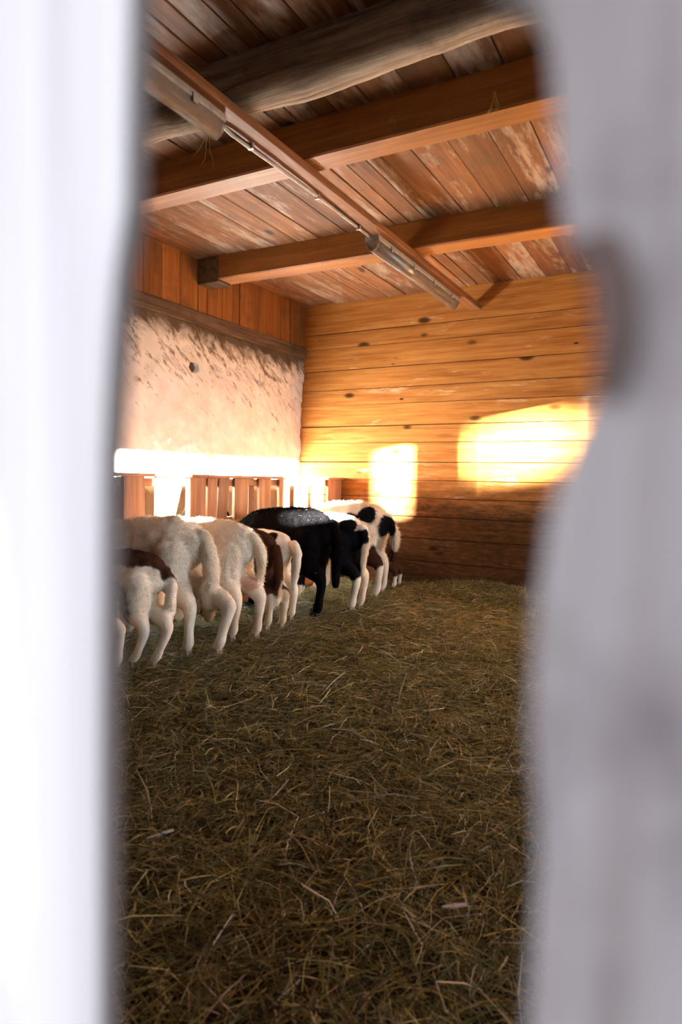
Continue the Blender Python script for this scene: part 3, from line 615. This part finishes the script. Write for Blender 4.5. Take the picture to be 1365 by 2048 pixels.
def sheep(label, x, y, head, h, hind, front=None, wid=1.0, leng=1.0, base=WHITE, patches=(), tail=None, neck=None, wool=0.022, seed=0, hock=(-0.02, -0.02), dirty=0.25, belly=1.0, n=42000):
    """x, y: ground point under the hips; head: facing in degrees; hind: world (x, y) of left and right hind foot; h: rump height"""
    s = h / 0.75; th = R(head); ct, sn = math.cos(th), math.sin(th)
    def loc(p): dx, dy = p[0] - x, p[1] - y; return (dx * ct + dy * sn, -dx * sn + dy * ct)
    def T(px, py, pz, ry, rz=None): return (px * s * leng, py * s * wid, pz * s, ry * s * wid, (rz if rz else ry) * s)
    def Lg(px, py, pz, r): return (px, py, pz, r * s, r * s)
    ch = [[T(-0.06, 0, 0.585, 0.125, 0.13), T(0.02, 0, 0.59, 0.16, 0.155), T(0.16, 0, 0.585, 0.170, 0.165), T(0.32, 0, 0.565, 0.18 * belly, 0.175 * belly), T(0.46, 0, 0.55, 0.178 * belly, 0.178 * belly), T(0.58, 0, 0.535, 0.14, 0.145), T(0.68, 0, 0.50, 0.10, 0.11)]]
    nk = neck or [(0.68, 0, 0.49), (0.78, 0, 0.44), (0.88, 0, 0.40), (0.94, 0, 0.36), (1.03, 0, 0.24)]
    ch.append([T(*nk[0], 0.10, 0.11), T(*nk[1], 0.075, 0.085), T(*nk[2], 0.062, 0.07), T(*nk[3], 0.066, 0.07), T(*nk[4], 0.036, 0.036)])
    hp = nk[3]
    for sg in (-1, 1):  # ears, leaf shaped, drooping
        ch.append([T(hp[0] - 0.02, sg * 0.05, hp[2] + 0.035, 0.020, 0.016), T(hp[0] - 0.035, sg * 0.10, hp[2] + 0.02, 0.024, 0.014), T(hp[0] - 0.03, sg * 0.145, hp[2] - 0.01, 0.012, 0.010)])
    feet = []; wq = min(1.0, 0.36 + 0.70 * wid)
    fl = [loc(q) for q in hind]
    for i, sg in enumerate((1, -1)):
        fx, fy = fl[i]; hy = sg * 0.085 * s * wid; hx = hock[i] * s
        ch.append([Lg(0.0, hy, 0.54 * s, 0.118 * wq), Lg(0.015 * s, hy * 1.10, 0.45 * s, 0.112 * wq), Lg(0.025 * s + 0.35 * fx, hy * 1.06 + 0.1 * (fy - hy), 0.355 * s, 0.082 * wq),
                   Lg(fx + hx + 0.022 * s, fy * 0.7 + hy * 0.3, 0.285 * s, 0.048), Lg(fx + hx, fy * 0.85 + hy * 0.15, 0.232 * s, 0.036), Lg(fx + hx * 0.6, fy, 0.14 * s, 0.0285), Lg(fx + hx * 0.2, fy, 0.08 * s, 0.032), Lg(fx + 0.014 * s, fy, 0.050 * s, 0.028)])
        feet.append((fx + 0.020 * s, fy))
    fr = [loc(q) for q in front] if front else [(0.50 * s * leng, 0.09 * s * wid), (0.52 * s * leng, -0.09 * s * wid)]
    for i, sg in enumerate((1, -1)):
        fx, fy = fr[i]; hy = sg * 0.085 * s * wid; bx = 0.53 * s * leng
        ch.append([Lg(bx, hy, 0.50 * s, 0.09), Lg(bx - 0.01 * s, hy * 1.1, 0.38 * s, 0.062), Lg((bx + fx) / 2, (hy + fy) / 2, 0.27 * s, 0.038), Lg(fx * 0.8 + bx * 0.2, fy, 0.205 * s, 0.033), Lg(fx, fy, 0.13 * s, 0.027), Lg(fx, fy, 0.078 * s, 0.031), Lg(fx + 0.014 * s, fy, 0.050 * s, 0.028)])
        feet.append((fx + 0.028 * s, fy))
    tl = tail or [(-0.155, 0, 0.64, 0.036), (-0.185, 0, 0.57, 0.034), (-0.178, 0, 0.47, 0.034), (-0.165, 0, 0.37, 0.031), (-0.160, 0, 0.29, 0.022)]
    ch.append([(a * s, b * s, c * s, r * s, r * s) for a, b, c, r in tl])
    root = empty('sheep', (x, y, 0), th)
    me = body_mesh(ch); nv = len(me.vertices); co = np.zeros(nv * 3, np.float32); me.vertices.foreach_get('co', co); co = co.reshape(-1, 3).astype(float)
    no = np.zeros(nv * 3, np.float32); me.vertices.foreach_get('normal', no); no = no.reshape(-1, 3).astype(float)
    # lumpy fleece above the hocks
    up_ = np.clip((co[:, 2] / s - 0.27) / 0.12, 0, 1); co = co + no * ((0.016 * fbm(co, 10, 3, seed) + 0.008 * fbm(co, 36, 2, seed + 3)) * up_)[:, None]
    me.vertices.foreach_set('co', co.astype(np.float32).ravel()); me.update()
    def colour(p):
        c = pigment(p, base, patches, None, seed)
        low = np.clip((0.32 * s - p[:, 2]) / (0.2 * s), 0, 1) * np.clip(fbm(p, 10, 3, seed + 60) * 1.2 + 0.35, 0, 1) * dirty * 1.6
        lum = c.mean(1) > 0.15
        f = (low * lum)[:, None]; c = c * (1 - f) + np.array((0.36, 0.24, 0.12)) * f
        return np.clip(c, 0.002, 0.95)
    set_cols(me, colour(co))
    obj('body', me, M['fleece'], root)
    # wool: short locks lying over the skin
    tris = np.zeros(len(me.polygons) * 4, np.int32)
    nl = np.zeros(len(me.polygons), np.int32); me.polygons.foreach_get('loop_total', nl)
    q4 = np.array([list(p.vertices)[:4] if len(p.vertices) >= 4 else list(p.vertices) + [p.vertices[0]] for p in me.polygons])
    gg = np.random.default_rng(seed + 100); ar = np.linalg.norm(np.cross(co[q4[:, 2]] - co[q4[:, 0]], co[q4[:, 3]] - co[q4[:, 1]]), axis=1)
    fi = gg.choice(len(q4), n, p=ar / ar.sum()); wt = gg.dirichlet((1, 1, 1, 1), n)
    P = (co[q4[fi]] * wt[:, :, None]).sum(1); Nn = (no[q4[fi]] * wt[:, :, None]).sum(1); Nn /= np.linalg.norm(Nn, axis=1)[:, None] + 1e-9
    dirn = np.stack([-0.35 + 0 * P[:, 0], 0 * P[:, 0], -1 + 0 * P[:, 0]], -1) + gg.normal(0, 0.35, (n, 3)) + 0.6 * np.stack([fbm(P, 9, 2, 1), fbm(P, 9, 2, 2), fbm(P, 9, 2, 3)], -1)
    tan = dirn - Nn * (dirn * Nn).sum(1)[:, None]; tan /= np.linalg.norm(tan, axis=1)[:, None] + 1e-9
    lift = gg.uniform(0.2, 0.75, n)[:, None]; D = tan * np.sqrt(1 - lift ** 2) + Nn * lift
    wl_ = (wool * gg.uniform(0.6, 1.3, n) * (0.28 + 0.72 * np.clip((P[:, 2] / s - 0.22) / 0.16, 0, 1)))[:, None]
    sd_ = np.cross(Nn, tan); wv = gg.uniform(0.0014, 0.0030, n)[:, None]
    V = np.zeros((n, 3, 3)); P0 = P - Nn * 0.003; V[:, 0] = P0 - sd_ * wv; V[:, 1] = P0 + sd_ * wv; V[:, 2] = P0 + D * wl_
    V[:, :, 2] = np.maximum(V[:, :, 2], 0.004)
    cc = colour(P) * gg.uniform(0.62, 1.18, n)[:, None]
    wm = np_mesh('wool', V.reshape(-1, 3), np.arange(3 * n).reshape(-1, 3), False, np.repeat(np.clip(cc, 0, 0.95), 3, 0))
    wo = obj('wool', wm, M['wool'], root); wo['kind'] = 'stuff'
    # cloven hooves
    for k, (fx, fy) in enumerate(feet):
        bm = bmesh.new()
        for sg in (-1, 1):
            pr = [(-0.032, 0.0), (0.042, 0.0), (0.026, 0.046), (-0.022, 0.056)]
            A = [bm.verts.new((a * s, (sg * 0.003) * s, b * s)) for a, b in pr]; B = [bm.verts.new((a * s * 0.92, (sg * (0.028 if b < 0.01 else 0.024)) * s, b * s)) for a, b in pr]
            bm.faces.new(A); bm.faces.new(B[::-1])
            for i in range(4): bm.faces.new((A[i], B[i], B[(i + 1) % 4], A[(i + 1) % 4]))
        bmesh.ops.recalc_face_normals(bm, faces=bm.faces[:]); bmesh.ops.bevel(bm, geom=bm.edges[:], offset=0.003, segments=1, affect='EDGES')
        obj('hoof', mesh('hoof', bm), M['hoof'] if sum(base) > 0.05 or len(patches) > 1 else M['black_horn'], root, (fx, fy, 0.0))
    for sg in (-1, 1):
        bm = bmesh.new(); bmesh.ops.create_uvsphere(bm, u_segments=10, v_segments=6, radius=0.011 * s)
        obj('eye', mesh('eye', bm, True), M['eye'], root, ((nk[3][0] + 0.02) * s * leng, sg * 0.062 * s * wid, (nk[3][2] + 0.012) * s))
    tag(root, label, 'sheep', 'sheep feeding in a row'); return root

SHEEP = {}
SHEEP['A'] = sheep('young brown sheep with white rump, white thighs and brown saddle', 1.02, -3.13, 193, 0.60, [(1.05, -3.235), (1.14, -3.175)], wid=0.82, base=WHITE,
    patches=[((0.10, -0.02, 0.58), (0.32, 0.14, 0.09), BROWN), ((-0.085, -0.05, 0.525), (0.11, 0.10, 0.11), BROWN), ((0.27, 0.0, 0.34), (0.30, 0.35, 0.165), BROWN), ((0.60, 0, 0.4), (0.33, 0.4, 0.4), BROWN)], seed=1, hock=(-0.07, -0.07), wool=0.014,
    tail=[(-0.15, -0.01, 0.62, 0.036), (-0.175, -0.03, 0.55, 0.042), (-0.175, -0.035, 0.45, 0.042), (-0.165, -0.025, 0.35, 0.040), (-0.155, 0.0, 0.27, 0.030)])
SHEEP['B'] = sheep('large cream white sheep with a thick long dirty tail', 0.965, -2.80, 190, 0.765, [(1.145, -2.93), (1.27, -2.825)], wid=0.90, base=WHITE,
    patches=[((-0.20, 0.02, 0.20), (0.07, 0.08, 0.07), TAN)], leng=0.77, seed=2, hock=(-0.0, -0.04), dirty=0.5, wool=0.026,
    tail=[(-0.14, 0, 0.65, 0.042), (-0.185, 0.01, 0.57, 0.044), (-0.20, 0.015, 0.47, 0.047), (-0.20, 0.02, 0.36, 0.049), (-0.195, 0.02, 0.26, 0.046), (-0.19, 0.015, 0.19, 0.028)])
SHEEP['C'] = sheep('cream white sheep with pink udder, standing beside the large tailed one', 1.06, -2.43, 184, 0.735, [(1.145, -2.545), (1.235, -2.425)], wid=0.73, leng=0.92, base=WHITE,
    patches=[((-0.12, 0.0, 0.36), (0.07, 0.035, 0.07), PINK)], seed=3, hock=(-0.02, -0.015), dirty=0.6,
    tail=[(-0.145, 0, 0.64, 0.036), (-0.175, -0.02, 0.58, 0.036), (-0.175, -0.04, 0.50, 0.034), (-0.165, -0.055, 0.42, 0.032), (-0.155, -0.06, 0.34, 0.024)])
SHEEP['D'] = sheep('dark brown lamb with tan tail and pale lower legs', 1.06, -2.150, 181, 0.655, [(1.16, -2.205), (1.215, -2.12)], wid=0.56, base=BROWN,
    patches=[((-0.10, 0, 0.07), (0.25, 0.3, 0.17), CREAM), ((-0.24, 0.02, 0.26), (0.07, 0.07, 0.12), TAN)], seed=4, wool=0.016,
    tail=[(-0.15, 0.02, 0.62, 0.032), (-0.18, 0.03, 0.52, 0.034), (-0.18, 0.035, 0.41, 0.036), (-0.175, 0.04, 0.31, 0.036), (-0.17, 0.04, 0.21, 0.026)])
SHEEP['E'] = sheep('white lamb with one black spot on its back', 1.03, -1.905, 179, 0.635, [(1.10, -1.965), (1.125, -1.87)], wid=0.60, base=WHITE,
    patches=[((0.02, 0.06, 0.60), (0.045, 0.045, 0.05), BLACK)], seed=5, wool=0.012, hock=(-0.02, -0.02))
SHEEP['F'] = sheep('all black sheep with straw dust on its back', 1.125, -1.60, 180, 0.78, [(1.235, -1.70), (1.16, -1.575)], wid=0.82, leng=0.92, base=(0.0058, 0.0050, 0.0052), seed=6, dirty=0.0, wool=0.024,
    neck=[(0.66, 0, 0.50), (0.78, 0, 0.46), (0.90, 0, 0.55), (0.94, 0, 0.66), (1.02, 0, 0.58)],
    tail=[(-0.15, 0, 0.64, 0.040), (-0.18, -0.02, 0.56, 0.038), (-0.18, -0.03, 0.46, 0.038), (-0.17, -0.03, 0.34, 0.036), (-0.165, -0.04, 0.22, 0.028)])
SHEEP['G'] = sheep('black and white pied sheep with white back and white tail', 1.215, -1.24, 166, 0.73, [(1.345, -1.395), (1.34, -1.24)], front=[(0.712, -1.135), (0.65, -0.99)], wid=0.74, base=BLACK,
    patches=[((0.0, 0, 0.725), (0.50, 0.20, 0.115), WHITE), ((-0.15, -0.08, 0.60), (0.09, 0.10, 0.10), WHITE), ((-0.15, 0, 0.09), (0.3, 0.3, 0.20), WHITE), ((0.50, 0, 0.03), (0.2, 0.2, 0.09), WHITE), ((-0.185, -0.02, 0.40), (0.045, 0.07, 0.22), CREAM), ((-0.055, 0.06, 0.645), (0.075, 0.07, 0.05), BLACK), ((0.05, 0.15, 0.555), (0.035, 0.08, 0.075), WHITE)], seed=7, wool=0.013, hock=(-0.03, -0.03))
SHEEP['H'] = sheep('large shaggy white sheep with black patches and dark brown thigh', 1.13, -0.70, 178, 0.80, [(1.245, -0.765), (1.19, -0.53)], wid=0.98, leng=0.85, base=WHITE,
    patches=[((-0.045, 0.13, 0.705), (0.07, 0.09, 0.075), BLACK), ((-0.175, 0.02, 0.60), (0.075, 0.10, 0.10), BLACK), ((-0.05, 0.12, 0.355), (0.18, 0.15, 0.11), BROWN), ((0.11, 0.16, 0.675), (0.09, 0.09, 0.035), BLACK)], seed=8, wool=0.036, dirty=0.3,
    tail=[(-0.15, -0.02, 0.63, 0.04), (-0.20, -0.04, 0.54, 0.04), (-0.21, -0.05, 0.46, 0.036), (-0.205, -0.05, 0.40, 0.024)])
SHEEP['I'] = sheep('small dark brown lamb with white socks by the board wall', 1.05, -0.26, 180, 0.50, [(1.20, -0.31), (1.19, -0.18)], wid=0.8, leng=0.74, base=BROWN,
    patches=[((-0.1, 0, 0.03), (0.3, 0.3, 0.10), WHITE), ((0.35, 0, 0.03), (0.3, 0.3, 0.10), WHITE)], seed=9, wool=0.012)
SHEEP['J'] = sheep('white sheep with one hind leg stretched back beside the brown one', 0.80, -3.48, 192, 0.62, [(0.86, -3.56), (1.035, -3.33)], wid=0.85, leng=0.66, base=WHITE, seed=10, hock=(-0.06, -0.02), dirty=0.5)

# straw flecks caught in the black sheep's fleece
fb = [c for c in SHEEP['F'].children if c.name.startswith('body')][0]; gf = np.random.default_rng(77)
cand = [v for v in fb.data.vertices if v.normal.z > 0.35 and -0.16 < v.co.x < 0.6]; pk = [cand[i] for i in gf.choice(len(cand), 140)]
pc = np.array([v.co + v.normal * 0.012 for v in pk]); nf = len(pc)
fm = blades('straw_flecks', pc[:, 0], pc[:, 1], pc[:, 2], gf.uniform(0.006, 0.018, nf), gf.uniform(0.0015, 0.0035, nf), gf.uniform(0, 6.28, nf), gf.normal(0, 0.3, nf), straw_cols(nf, gf), gf.normal(0, 0.05, nf), gf.normal(0, 0.4, nf))
fo = obj('straw_flecks', fm, M['straw'], SHEEP['F']); fo['kind'] = 'stuff'
